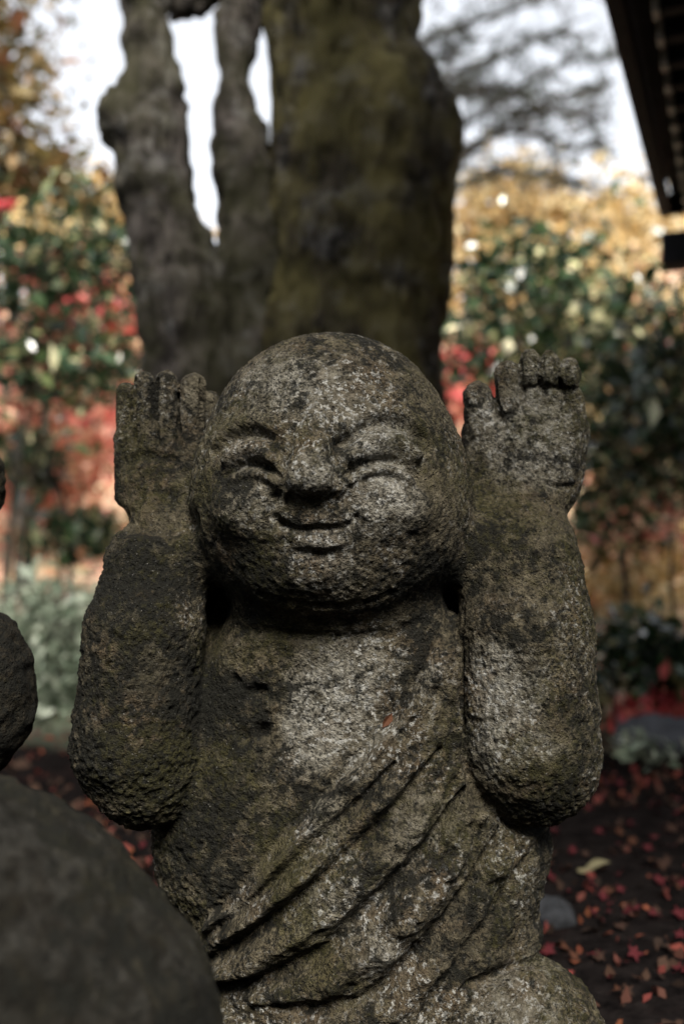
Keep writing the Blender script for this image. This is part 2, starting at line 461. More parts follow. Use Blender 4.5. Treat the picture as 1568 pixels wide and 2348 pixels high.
def statue_sdf(dx=0.0, neighbour=False):
    s = SDF()
    def E(c, r, k, part):
        z = c[2]; s.ell(sp(c[0] + dx, c[1], z), (sr(r[0], z), sr(r[2], z), sr(r[1], z)), sr(k, z), part)
    def C(a, b, ra, rb, k, part):
        s.cone(sp(a[0] + dx, a[1], a[2]), sp(b[0] + dx, b[1], b[2]), sr(ra, a[2]), sr(rb, b[2]), sr(k, a[2]), part)
    # torso and lap
    E((775, 1715, -30), (395, 330, 210), 10, 'torso')
    E((792, 1940, -35), (442, 290, 238), 120, 'torso')
    E((845, 2260, -20), (372, 330, 235), 120, 'torso')
    C((640, 1500, 25), (930, 1500, 25), 130, 130, 90, 'torso')
    C((430, 1560, -130), (1130, 1560, -130), 140, 140, 60, 'torso')
    C((470, 1400, -170), (1060, 1400, -170), 115, 115, 40, 'torso')
    E((1190, 2405, 110), (172, 172, 160), 50, 'base')
    E((560, 2470, 110), (190, 150, 160), 50, 'base')
    C((1150, 2500, 120), (560, 2520, 120), 130, 130, 60, 'base')
    E((850, 2640, -10), (520, 150, 370), 60, 'base')
    # arms: shoulder to elbow, elbow to wrist
    C((590, 1560, -110), (350, 1700, -40), 95, 115, 25, 'arm_a')
    C((312, 1700, 90), (332, 1450, 85), 148, 134, 20, 'arm_a')
    C((332, 1450, 85), (352, 1300, 30), 134, 108, 20, 'arm_a')
    C((352, 1300, 30), (362, 1200, -25), 108, 80, 20, 'arm_a')
    E((335, 1762, 75), (132, 134, 130), 30, 'arm_a')
    if neighbour:
        E((1218, 1592, 60), (160, 215, 150), 30, 'arm_b'); C((1170, 1450, 40), (1200, 1180, -30), 110, 70, 30, 'arm_b')
        C((980, 1550, -110), (1180, 1690, -40), 95, 120, 25, 'arm_b'); E((1236, 1105, -40), (80, 108, 70), 25, 'hand_b')
        E((760, 1040, 0), (280, 320, 260), 20, 'head'); E((385, 1060, -15), (130, 150, 80), 40, 'hand_a')
        return s
    C((980, 1550, -110), (1180, 1690, -40), 95, 120, 25, 'arm_b')
    C((1210, 1690, 90), (1206, 1450, 85), 163, 150, 20, 'arm_b')
    C((1206, 1450, 85), (1198, 1300, 35), 150, 124, 20, 'arm_b')
    C((1198, 1300, 35), (1195, 1200, -25), 124, 104, 45, 'arm_b')
    E((1226, 1748, 80), (142, 140, 140), 30, 'arm_b')
    # hands
    h0 = -62
    C((312, 1012, h0), (330, 1125, h0), 50, 66, 30, 'hand_a')
    C((380, 1010, h0 + 6), (372, 1125, h0), 54, 76, 30, 'hand_a')
    C((446, 1012, h0), (420, 1125, h0), 50, 66, 30, 'hand_a')
    C((288, 1005, h0 + 22), (289, 897, h0 + 24), 21, 21, 5, 'fa1')
    C((331, 1005, h0 + 30), (331, 876, h0 + 36), 23, 25, 5, 'fa2')
    C((383, 1005, h0 + 32), (382, 873, h0 + 40), 25, 26, 5, 'fa3')
    C((438, 1005, h0 + 26), (443, 885, h0 + 32), 26, 30, 5, 'fa4')
    C((484, 1040, h0 + 10), (482, 921, h0 + 24), 23, 24, 5, 'fa5')
    C((1118, 1000, h0), (1135, 1105, h0), 58, 66, 45, 'hand_b')
    C((1200, 990, h0 + 4), (1200, 1115, h0), 68, 76, 45, 'hand_b')
    C((1284, 990, h0), (1262, 1105, h0), 66, 70, 45, 'hand_b')
    C((1108, 985, h0 + 22), (1094, 908, h0 + 26), 38, 34, 8, 'fb1')
    C((1120, 985, h0 + 14), (1142, 942, h0 + 18), 34, 26, 14, 'hand_b')
    C((1171, 955, h0 + 30), (1164, 857, h0 + 30), 31, 30, 6, 'fb2')
    C((1222, 945, h0 + 26), (1222, 905, h0 + 26), 24, 24, 6, 'fb3')
    E((1214, 848, h0 + 34), (27, 49, 36), 9, 'fb3')
    C((1266, 945, h0 + 26), (1265, 907, h0 + 26), 24, 24, 6, 'fb4')
    E((1260, 850, h0 + 34), (26, 48, 36), 9, 'fb4')
    C((1315, 948, h0 + 18), (1310, 912, h0 + 18), 28, 27, 6, 'fb5')
    E((1305, 860, h0 + 26), (27, 43, 34), 9, 'fb5')
    # head
    E((757, 1066, 45), (290, 302, 262), 8, 'head')
    E((762, 1190, 55), (309, 236, 255), 120, 'head')
    E((735, 1310, 165), (150, 78, 95), 80, 'head')
    E((884, 1164, 258), (112, 68, 80), 40, 'head')
    E((578, 1168, 240), (88, 66, 80), 40, 'head')
    C((744, 960, 272), (718, 1072, 326), 46, 58, 26, 'nose')
    E((716, 1094, 338), (70, 48, 60), 16, 'nose')
    E((660, 1114, 312), (36, 32, 46), 12, 'nose')
    E((774, 1114, 316), (38, 32, 46), 12, 'nose')
    return s

def ray_surface(sdf, px, py, dx=0.0):
    """where the line of sight through a pixel meets the stone"""
    o = np.array([0, 0, CAM_H]); d = np.array(at(px + dx, py, 1.0)) - o; d /= np.linalg.norm(d)
    t = 0.70
    for i in range(120):
        v = sdf.points((o + d * t)[None])[0]
        if v < 0.0004: break
        t += min(max(v * 0.7, 0.0006), 0.02)
        if t > 1.5: break
    return o + d * t

def catmull(pts, n=8):
    P = [np.array(p, float) for p in pts]
    P = [2 * P[0] - P[1]] + P + [2 * P[-1] - P[-2]]
    out = []
    for i in range(1, len(P) - 2):
        for t in np.linspace(0, 1, n, endpoint=False):
            a, b, c, d = P[i - 1:i + 3]
            out.append(0.5 * ((2 * b) + (c - a) * t + (2 * a - 5 * b + 4 * c - d) * t * t + (3 * b - a - 3 * c + d) * t ** 3))
    out.append(P[-2]); return np.array(out)

def line_field(V, pts, r, wid=None):
    """0..1 weight falling off with the distance from a path on the surface; wid scales r along it"""
    out = np.zeros(len(V)); m = r * 1.01
    sel = np.nonzero(((V > pts.min(0) - m) & (V < pts.max(0) + m)).all(1))[0]
    if len(sel) == 0: return out
    Q = V[sel]; best = np.full(len(sel), 9.0)
    n = len(pts)
    for i in range(n - 1):
        a, b = pts[i], pts[i + 1]; ab = b - a; L = max(ab @ ab, 1e-12)
        t = np.clip(((Q - a) @ ab) / L, 0, 1)
        d = np.sqrt(((Q - a - t[:, None] * ab) ** 2).sum(1))
        if wid is not None:
            s = (i + t) / (n - 1); d = d / np.interp(s, np.linspace(0, 1, len(wid)), wid)
        best = np.minimum(best, d)
    out[sel] = np.clip(1 - (best / r) ** 2, 0, 1) ** 2
    return out

def bump_field(V, c, rx, ry, ang=0.0, pw=2.0):
    """elliptical weight round a surface point in the statue's front plane"""
    v = V - c; ca, sa = math.cos(ang), math.sin(ang)
    u = v[:, 0] * ca + v[:, 2] * sa; w_ = -v[:, 0] * sa + v[:, 2] * ca
    q = (u / rx) ** 2 + (w_ / ry) ** 2 + (v[:, 1] / (max(rx, ry) * 1.3)) ** 2
    return np.clip(1 - q, 0, 1) ** pw

PX = 1.03 / FPX
COLLAR = [(1018, 1480), (985, 1545), (930, 1625), (860, 1715), (790, 1795), (690, 1895), (600, 2000), (520, 2085), (430, 2160)]

def build_statue():
    sdf = statue_sdf()
    V, F = sdf.mesh(0.0036, 1)
    N = vnormals(V, F)
    D = sdf.part_dist(V, PARTS)
    lab = D.argmin(0)
    disp = np.zeros(len(V))
    def path(pts, n=6):
        return np.array([ray_surface(sdf, *p) for p in catmull(pts, n)])
    def line(pts, r, h, wid=None, n=6):
        nonlocal disp
        disp = disp + h * line_field(V, path(pts, n), r * PX, wid)
    def bump(x, y, rx, ry, h, ang=0.0, pw=2.0):
        nonlocal disp
        disp = disp + h * bump_field(V, ray_surface(sdf, x, y), rx * PX, ry * PX, R(ang), pw)
    mm = 0.001
    # --- face
    # brow of the turned-away half and the broad one
    line([(786, 996), (828, 966), (880, 942), (928, 946), (972, 980)], 34, 5 * mm)
    bump(876, 1012, 118, 66, -10 * mm, -2, 1.2)
    line([(784, 1018), (826, 984), (876, 964), (922, 968), (968, 1002)], 24, -9 * mm, [.7, 1, 1, 1, .6])
    line([(495, 1006), (540, 976), (590, 966), (640, 980)], 32, 4 * mm)
    bump(568, 1030, 92, 62, -9 * mm, 0, 1.2)
    line([(492, 1034), (530, 1002), (580, 990), (622, 1002)], 24, -8 * mm, [.7, 1, 1, .5])
    line([(780, 1010), (772, 1045), (776, 1085)], 38, -7 * mm)
    line([(652, 1030), (652, 1060), (645, 1090)], 40, -6 * mm)
    line([(804, 1050), (838, 1022), (876, 1010), (914, 1014), (950, 1046)], 40, 20 * mm, [.6, 1, 1.05, 1, .6])
    line([(522, 1056), (546, 1034), (570, 1027), (598, 1032), (622, 1054)], 36, 18 * mm, [.6, 1, 1, 1, .6])
    line([(794, 1088), (826, 1066), (868, 1054), (912, 1058), (948, 1084), (966, 1112)], 14, -9 * mm, [.7, 1, 1.1, 1.1, .9, .6])
    line([(514, 1090), (543, 1070), (578, 1062), (612, 1069), (636, 1090)], 14, -8 * mm, [.7, 1, 1, 1, .7])
    line([(804, 1104), (836, 1086), (870, 1078), (908, 1082), (942, 1106)], 16, 8 * mm)
    line([(528, 1106), (550, 1090), (578, 1084), (606, 1090), (628, 1106)], 15, 7 * mm)
    line([(795, 1108), (840, 1098), (880, 1096), (930, 1106), (975, 1126)], 14, -3 * mm)
    line([(530, 1108), (575, 1104), (625, 1114)], 14, -2.5 * mm)
    # nostrils, folds beside the nose, mouth
    line([(800, 1120), (798, 1150), (815, 1180), (832, 1200)], 20, -5 * mm)
    line([(640, 1120), (628, 1150), (622, 1185)], 20, -6 * mm)
    bump(728, 1186, 60, 26, 5 * mm)
    line([(630, 1192), (652, 1207), (690, 1217), (728, 1213), (766, 1216), (796, 1206), (815, 1188)], 16, -7 * mm, [1.2, 1.1, 1, .8, .9, 1.0, .7])
    bump(645, 1205, 28, 20, -9 * mm); bump(808, 1204, 22, 15, -4 * mm)
    bump(738, 1243, 80, 30, 9 * mm, 3)
    line([(690, 1264), (742, 1271), (800, 1260)], 22, -2.5 * mm)
    bump(726, 1318, 130, 62, 6 * mm)
    line([(600, 1365), (680, 1384), (752, 1392), (830, 1384), (900, 1360)], 16, -6 * mm)
    line([(545, 1440), (650, 1456), (770, 1462), (880, 1456), (960, 1430)], 22, -6 * mm)
    line([(900, 850), (940, 830), (960, 880)], 20, -3 * mm)
    disp *= 0.76                                  # worn down
    # --- hands: creases
    line([(1150, 950), (1200, 946), (1250, 943), (1300, 944)], 8, -2.5 * mm)
    [line([(x, 830), (x + 2, 880), (x + 4, 935)], 9, -4 * mm) for x in (1192, 1236, 1282)]
    line([(1136, 880), (1140, 930), (1150, 965)], 12, -6 * mm)
    line([(1200, 888), (1250, 887), (1325, 892)], 9, -1.5 * mm)
    line([(1258, 1108), (1285, 1114), (1318, 1114)], 12, -5 * mm)
    line([(1150, 960), (1165, 1010), (1170, 1080)], 22, -3 * mm)
    [line([(x, 872), (x, 950), (x + 1, 1020)], 10, -10 * mm) for x in (308, 358, 411, 463)]
    line([(285, 1062), (330, 1045), (400, 1060)], 24, -5 * mm)
    line([(272, 1190), (320, 1204), (380, 1206), (445, 1196)], 48, -9 * mm)
    line([(1085, 1165), (1140, 1180), (1200, 1188), (1305, 1172)], 40, -3 * mm)
    bump(300, 1100, 40, 26, 5 * mm); bump(395, 1110, 50, 30, 4 * mm)
    # --- robe: everything below the collar line stands proud of the bare chest
    depth = V[:, 1]; vx = CX + V[:, 0] / depth * FPX; vy = CY - (V[:, 2] - CAM_H) / depth * FPX
    cl = np.array(COLLAR); xc = np.interp(vy, cl[:, 1], cl[:, 0], left=1018, right=430)
    side = (vx - xc) * 0.68
    ti = PARTS.index('torso')
    darm = np.minimum(D[PARTS.index('arm_a')], D[PARTS.index('arm_b')])
    front = sstep(1.22, 1.12, V[:, 1]) * sstep(-0.004, 0.014, darm - D[ti]) * sstep(1465, 1500, vy)
    wob = 14 * vnoise(V, 30, 5)
    disp += front * 15 * mm * sstep(-8, 8, side + wob)
    robe = (lab == ti) & (side > 0) & (vy > 1480) & (V[:, 1] < 1.3)
    cp = path(COLLAR, 5)
    ph = side / 58 + 0.55 * vnoise(V, 9, 61) + 0.18 * vnoise(V, 28, 63) + (vy - 1480) / 900
    fr = ph - np.floor(ph); ridge = np.minimum(fr / 0.62, (1 - fr) / 0.38); ridge = ridge * ridge * (3 - 2 * ridge)
    disp += front * mm * 3.5 * (ridge - 0.55) * sstep(18, 50, side) * (0.65 + 0.5 * vnoise(V, 12, 67)) * sstep(2420, 2300, vy)
    disp += front * 4 * mm * line_field(V, cp, 28 * PX)
    # folds of the cloth
    line([(990, 1490), (958, 1556), (905, 1632), (836, 1722), (762, 1802), (668, 1900), (575, 2005), (500, 2085)], 16, -4.5 * mm)
    line([(1005, 1500), (975, 1560), (925, 1640), (855, 1730), (780, 1812), (690, 1905)], 14, 3 * mm)
    for pts, r, h, wd in [
        ([(900, 1750), (810, 1850), (710, 1945), (610, 2035), (530, 2100), (440, 2165)], 20, -10, None),
        ([(1000, 1720), (910, 1840), (800, 1950), (690, 2050), (570, 2140), (480, 2200)], 24, -11, None),
        ([(955, 1740), (850, 1860), (740, 1965), (630, 2060), (510, 2145)], 30, 7, None),
        ([(1050, 1810), (970, 1940), (860, 2060), (740, 2175), (610, 2238), (470, 2268)], 26, -16, None),
        ([(1025, 1770), (945, 1890), (835, 2005), (715, 2110), (600, 2185), (490, 2232)], 34, 9, None),
        ([(1125, 1900), (1050, 2050), (940, 2190), (835, 2282), (720, 2306), (640, 2300)], 25, -14, None),
        ([(1085, 1860), (1010, 2000), (900, 2130), (800, 2220), (690, 2268), (600, 2278)], 36, 9, None),
        ([(1180, 1960), (1120, 2080), (1030, 2210), (960, 2330)], 26, -9, None),
        ([(1150, 1930), (1080, 2070), (980, 2210), (900, 2320)], 36, 7, None),
        ([(1072, 1880), (1050, 1930), (1000, 1990)], 20, -6, None),
        ([(1040, 2262), (1100, 2238), (1170, 2222), (1240, 2236)], 22, -9, None),
        ([(926, 1940), (915, 2050), (895, 2140), (878, 2230)], 28, 5, None),
        ([(700, 1820), (640, 1880), (560, 1930)], 60, -4, None)]:
        line(pts, r * 1.4, h * 1.05 * mm, wd or [.3, .75, 1.1, .8, 1.0, .35])
    # shoulder strap beside the arm
    line([(1042, 1390), (1030, 1480), (1030, 1580), (1040, 1700)], 24, 6 * mm)
    line([(1062, 1400), (1056, 1520), (1056, 1680)], 12, -5 * mm)
    # eroded holes on the chest
    for (x, y, rx, ry, h) in [(585, 1590, 42, 26, -9), (600, 1680, 30, 26, -9), (560, 1690, 24, 24, -7), (620, 1625, 22, 18, 3), (540, 1560, 20, 16, -5), (655, 1700, 26, 20, -4), (1065, 1895, 20, 16, -8), (700, 1610, 30, 22, -3)]:
        bump(x, y, rx * 1.2, ry * 1.2, h * mm, 20)
    crease = np.clip(sdf.points(V + N * 0.016) / 0.014, 0, 1)
    # --- weathering: worn features, softer in places
    disp = disp * (0.95 + np.where(vy > 1480, 0.55, 0.25) * (0.6 * vnoise(V, 28, 91) + 0.4 * vnoise(V, 60, 93)))
    arm_a = sstep(0.02, -0.01, D[PARTS.index('arm_a')])
    low = sstep(1.0, 0.35, V[:, 2] / 0.72 * 1.0)
    rough = (1.25 + 0.4 * np.clip(arm_a, 0, 1) + 0.25 * low) * (0.2 + 0.8 * crease)
    fine = np.ones(len(V))
    fine = np.where((lab == 0) | (lab == 16), 0.66, fine)
    for g in (4, 5): fine = np.where(lab == g, 0.75, fine)
    for g in range(6, 16): fine = np.where(lab == g, 0.6, fine)
    disp += mm * fine * (1.3 * fbm(V, 20, 2, 11) + rough * (0.9 * vnoise(V, 80, 21) + 0.9 * vnoise(V, 160, 31) + 0.95 * vnoise(V, 300, 41)))
    disp -= mm * rough * fine * (1.5 * pits(V, 60, 3, 0.4, 0.30) + 1.5 * pits(V, 130, 13, 0.6, 0.36))
    chips = np.clip(vnoise(V, 30, 77) - 0.42, 0, 1) * np.clip(arm_a + low * 0.6, 0, 1)
    disp -= mm * 5 * chips * crease
    V2 = V + N * disp[:, None]
    N2 = vnormals(V2, F)
    # --- lichen patches, with lit and shaded sides of the stone painted in
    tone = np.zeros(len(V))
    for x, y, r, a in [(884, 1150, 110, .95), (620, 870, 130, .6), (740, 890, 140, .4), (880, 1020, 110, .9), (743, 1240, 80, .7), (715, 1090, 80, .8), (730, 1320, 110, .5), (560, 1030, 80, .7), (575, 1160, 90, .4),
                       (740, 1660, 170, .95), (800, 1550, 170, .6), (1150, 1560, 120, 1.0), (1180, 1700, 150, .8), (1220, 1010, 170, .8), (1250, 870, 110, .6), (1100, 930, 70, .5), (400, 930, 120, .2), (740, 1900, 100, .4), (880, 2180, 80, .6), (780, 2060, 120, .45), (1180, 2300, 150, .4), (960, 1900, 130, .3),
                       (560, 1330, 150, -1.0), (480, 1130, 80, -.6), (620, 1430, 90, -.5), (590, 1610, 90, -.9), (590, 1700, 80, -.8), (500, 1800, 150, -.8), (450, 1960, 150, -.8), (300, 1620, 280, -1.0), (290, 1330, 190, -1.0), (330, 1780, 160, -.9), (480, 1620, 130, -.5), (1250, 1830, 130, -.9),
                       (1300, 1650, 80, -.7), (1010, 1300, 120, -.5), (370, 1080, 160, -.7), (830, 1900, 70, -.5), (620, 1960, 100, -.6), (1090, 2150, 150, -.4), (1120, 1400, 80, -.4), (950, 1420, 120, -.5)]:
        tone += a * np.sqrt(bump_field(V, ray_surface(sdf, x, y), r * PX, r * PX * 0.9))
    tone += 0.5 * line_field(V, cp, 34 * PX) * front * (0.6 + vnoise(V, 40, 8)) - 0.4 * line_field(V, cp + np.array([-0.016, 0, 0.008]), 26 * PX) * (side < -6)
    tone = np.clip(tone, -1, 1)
    # --- parts
    fl_v = lab.copy()
    ROBE, EYE1, EYE2, MOUTH = 30, 31, 32, 33
    fl_v[robe] = ROBE
    hd = (lab == 0) & (V[:, 1] < 1.1)
    fl_v[hd & (((vx - 874) / 92) ** 2 + ((vy - 1042) / 56) ** 2 < 1)] = EYE1
    fl_v[hd & (((vx - 574) / 66) ** 2 + ((vy - 1045) / 48) ** 2 < 1)] = EYE2
    fl_v[hd & (((vx - 732) / 112) ** 2 + ((vy - 1225) / 44) ** 2 < 1)] = MOUTH
    root = empty('stone_statue', (0.0, 1.15, 0.0))
    tag(root, 'weathered smiling bald stone statue with closed eyes raising both palms beside its head', 'statue')
    ix = PARTS.index
    tree = [(ix('base'), 'base', None), (ix('torso'), 'torso', None), (ROBE, 'robe', None), (ix('head'), 'head', None),
            (ix('nose'), 'nose', ix('head')), (EYE1, 'eye', ix('head')), (EYE2, 'eye', ix('head')), (MOUTH, 'mouth', ix('head')),
            (ix('arm_a'), 'arm', None), (ix('arm_b'), 'arm', None), (ix('hand_a'), 'hand', None), (ix('hand_b'), 'hand', None)]
    tree += [(ix('fa%d' % i), 'thumb' if i == 5 else 'finger', ix('hand_a')) for i in range(1, 6)]
    tree += [(ix('fb%d' % i), 'thumb' if i == 1 else 'finger', ix('hand_b')) for i in range(1, 6)]
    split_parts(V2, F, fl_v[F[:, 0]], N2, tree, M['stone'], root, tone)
    return V2, N2, sdf
SV, SN, S_SDF = build_statue()

def build_neighbour():
    sdf = statue_sdf(dx=-1302, neighbour=True)
    V, F = sdf.mesh(0.006, 1); N = vnormals(V, F)
    D = sdf.part_dist(V, PARTS); lab = D.argmin(0)
    disp = 0.001 * (3.5 * fbm(V, 22, 3, 111) + 2.0 * vnoise(V, 75, 121) + 1.6 * vnoise(V, 150, 131)) - 0.003 * pits(V, 60, 33, 0.5, 0.35)
    V = V + N * disp[:, None]; N = vnormals(V, F)
    root = empty('stone_statue', (-0.65, 1.15, 0.0))
    tag(root, 'dark rough stone statue with a raised arm beside the smiling one', 'statue')
    ix = PARTS.index
    split_parts(V, F, lab[F[:, 0]], N, [(ix('base'), 'base', None), (ix('torso'), 'torso', None), (ix('head'), 'head', None), (ix('arm_a'), 'arm', None),
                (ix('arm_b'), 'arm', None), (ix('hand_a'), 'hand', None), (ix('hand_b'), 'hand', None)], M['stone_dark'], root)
build_neighbour()

def build_boulder():
    s = SDF(); D = 0.66
    r = D / FPX
    c = np.array(at(-250, 2610, D)); c[1] += 0.05
    s.ell(c, (735 * r, 0.18, 765 * r), 0.05, 'b')
    s.ell(c + np.array((-0.06, 0.02, -0.10)), (0.15, 0.17, 0.18), 0.08, 'b')
    s.ell(np.array((c[0], c[1], 0.08)), (0.15, 0.18, 0.13), 0.08, 'b')
    V, F = s.mesh(0.008, 1); N = vnormals(V, F)
    V = V + N * (0.001 * (7 * fbm(V, 12, 4, 211) + 3 * fbm(V, 60, 3, 221)))[:, None]
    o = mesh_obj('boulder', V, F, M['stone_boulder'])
    at_ = o.data.attributes.new('lichen_tone', 'FLOAT', 'POINT'); at_.data.foreach_set('value', np.clip(3.4 * fbm(V, 24, 3, 77) - 0.5, -1, 1).astype(np.float32))
    tag(o, 'dark smooth rounded boulder standing in front of the smiling statue', 'boulder')
build_boulder()

# ------------------------------------------------------------------ plants: helpers
def tube(paths, sides=7):
    """one mesh from tapered tubes: list of (points, radii)"""
    Vs, Fs, off = [], [], 0
    for pts, rad in paths:
        pts = np.asarray(pts, float); n = len(pts)
        tan = np.gradient(pts, axis=0); tan /= np.maximum(np.linalg.norm(tan, axis=1, keepdims=True), 1e-9)
        ref = np.array([0.31, 0.87, 0.2]); a = np.cross(tan, ref); a /= np.maximum(np.linalg.norm(a, axis=1, keepdims=True), 1e-9); b = np.cross(tan, a)
        th = np.linspace(0, 2 * np.pi, sides, endpoint=False)
        ring = pts[:, None] + np.asarray(rad)[:, None, None] * (np.cos(th)[None, :, None] * a[:, None] + np.sin(th)[None, :, None] * b[:, None])
        Vs.append(ring.reshape(-1, 3))
        i = np.arange(n * sides).reshape(n, sides); j = np.roll(i, -1, 1)
        Fs.append(np.stack([i[:-1], j[:-1], j[1:], i[1:]], -1).reshape(-1, 4) + off); off += n * sides
    return np.concatenate(Vs), np.concatenate(Fs)

def leaves_mesh(C, size, asp=0.5, droop=0.3, rg=rng):
    """small folded leaves at points C"""
    n = len(C)
    ax = rg.normal(size=(n, 3)); ax[:, 2] -= droop; ax /= np.linalg.norm(ax, axis=1, keepdims=True)
    up = rg.normal(size=(n, 3)) * 0.7 + np.array([0, 0, 1.0])
    sd_ = np.cross(ax, up); sd_ /= np.maximum(np.linalg.norm(sd_, axis=1, keepdims=True), 1e-6)
    nn = np.cross(sd_, ax)
    L = (size * np.exp(rg.normal(-0.05, 0.34, n)))[:, None]; W = L * asp
    v = np.stack([C - ax * L / 2, C + sd_ * W / 2 + nn * L * 0.1, C + ax * L / 2, C - sd_ * W / 2 + nn * L * 0.1], 1).reshape(-1, 3)
    f = np.arange(4 * n).reshape(n, 4)
    return v, f

def cloud(ells, n, clump=0.16, per=22, rg=rng):
    """leaf points gathered in clumps through the volume of some ellipsoids; returns points, clump centres"""
    vol = np.array([r[0] * r[1] * r[2] for c, r in ells]) ** 0.75; vol /= vol.sum()
    pts, cen = [], []
    for (c, r), f in zip(ells, vol):
        k = max(3, int(n * f / per))
        d = rg.normal(size=(k, 3)); d /= np.linalg.norm(d, axis=1, keepdims=True)
        q = np.array(c) + d * np.array(r) * (rg.uniform(0.15, 1, k) ** 0.5)[:, None]
        cen.append(q)
        m = rg.poisson(per, k)
        cl = clump * rg.uniform(0.5, 1.5, k)
        p = np.repeat(q, m, 0) + rg.normal(size=(m.sum(), 3)) * np.repeat(cl, m)[:, None] * np.array([1, 1, 0.7])
        pts.append(p)
    return np.concatenate(pts), np.concatenate(cen)

def plant(name, label, cat, base, ells, n, size, mat, trunk_r=0.05, limbs=14, clump=0.16, asp=0.5, group=None, stems=1, bark='twig', crown='crown', trunk='trunk'):
    bz = gz(base[0], base[1]); base = np.array([base[0], base[1], bz - 0.03])
    root = empty(name, base); tag(root, label, cat, group)
    P, cen = cloud(ells, n, clump)
    P = P[P[:, 2] > gheight(P[:, 0], P[:, 1]) + 0.01]
    top = np.mean([e[0] for e in ells], 0); hi = max(e[0][2] + e[1][2] * 0.5 for e in ells)
    for s in range(stems):
        j = rng.normal(size=3) * 0.5 * trunk_r * (3 if stems > 1 else 0)
        t = np.array([top[0], top[1], hi]) + (rng.normal(size=3) * np.array(ells[0][1]) * 0.3 if stems > 1 else 0)
        b0 = base + np.array([j[0], j[1], 0])
        u = np.linspace(0, 1, 9)[:, None]
        ctl = b0 * (1 - u) + t * u; ctl[:, :2] = b0[:2] + (t[:2] - b0[:2]) * (u ** 1.7) + rng.normal(size=(9, 2)) * trunk_r * 0.5 * np.clip(u * 3, 0, 1)
        paths = [(ctl, trunk_r * (1 - 0.8 * u[:, 0]) * (1 + 0.5 * np.exp(-u[:, 0] * 12)))]
        pick = cen[rng.choice(len(cen), min(limbs, len(cen)), replace=False)]
        for q in pick:
            k = int(np.clip(np.argmin(np.abs(ctl[:, 2] - (q[2] - 0.35 * np.linalg.norm(q[:2] - top[:2])))), 1, 7)); a = ctl[k]
            v = np.linspace(0, 1, 6)[:, None]
            arc = a + (q - a) * v; arc[:, 2] += 0.12 * np.linalg.norm(q - a) * np.sin(v[:, 0] * np.pi)
            paths.append((arc, trunk_r * 0.42 * (1 - 0.85 * v[:, 0])))
        mesh_obj(trunk, *tube(paths), M[bark], root)
    mesh_obj(crown, *leaves_mesh(P, size, asp), M[mat], root, smooth=False)
    return root

def el(px, py, D, rx, ry, rd):
    """ellipsoid centred on a pixel at distance D; radii rx, ry in pixels, rd in metres"""
    k = D / FPX
    return (np.array(at(px, py, D)), (rx * k, rd, ry * k))

# ------------------------------------------------------------------ the three-stemmed tree
def stem(name, prof, D, root, mat, seed, extra=()):
    s = SDF(); r0 = D / FPX
    P = [(np.array(at((a + b) / 2, y, D + dd)), ((b - a) / 2 - 5) * r0) for (y, a, b, dd) in prof]
    for (p, r), (q, t) in zip(P[:-1], P[1:]): s.cone(p, q, r, t, 0.06, 't')
    for (x, y, r, dd) in extra: s.ell(at(x, y, D + dd), (r * r0, r * r0, r * r0 * 1.2), 0.08, 't')
    V, F = s.mesh(0.022, 1); N = vnormals(V, F)
    q = V * np.array([1, 1, 0.3])
    V = V + N * (0.007 * fbm(V, 4, 2, seed) + 0.014 * fbm(q, 26, 3, seed + 3) + 0.013 * (np.abs(vnoise(q, 45, seed + 9)) - 0.35))[:, None]
    return mesh_obj(name, V, F, M[mat], root)

TD = 3.0
tree = empty('broadleaf_tree', (0.0, TD, gz(0, TD) - 0.05))
tag(tree, 'old three-stemmed tree with thick mossy trunks rising behind the smiling statue', 'tree')
stem('trunk', [(-900, 250, 330, .1), (-400, 262, 370, .05), (-40, 276, 396, 0), (100, 284, 392, 0), (200, 284, 406, 0), (300, 262, 424, 0), (420, 272, 432, 0), (500, 298, 446, 0), (580, 312, 484, 0), (640, 316, 512, 0), (720, 322, 520, 0), (880, 330, 530, 0), (1100, 320, 560, 0), (1500, 300, 640, 0)], TD - 0.05, tree, 'bark_grey', 301, [(268, 262, 38, -.02)])
stem('trunk', [(-500, 560, 660, .2), (-40, 510, 640, .12), (60, 502, 596, .08), (130, 503, 574, .05), (240, 503, 582, .03), (330, 495, 612, 0), (420, 499, 632, 0), (540, 510, 655, 0), (620, 500, 665, 0), (850, 500, 700, 0), (1500, 470, 800, 0)], TD, tree, 'bark_grey', 331)
stem('trunk', [(-900, 640, 900, .3), (-400, 615, 940, .1), (0, 612, 964, .0), (110, 628, 946, 0), (222, 640, 940, 0), (268, 642, 1012, 0), (310, 642, 1034, 0), (360, 632, 1038, 0), (460, 632, 1032, 0), (560, 632, 1026, 0), (620, 640, 1018, 0), (720, 618, 1010, 0), (850, 585, 1006, 0), (1050, 530, 1040, 0), (1500, 560, 1080, 0)], TD, tree, 'bark_moss', 361, [(990, 298, 52, -.03), (800, 560, 120, -.12)])
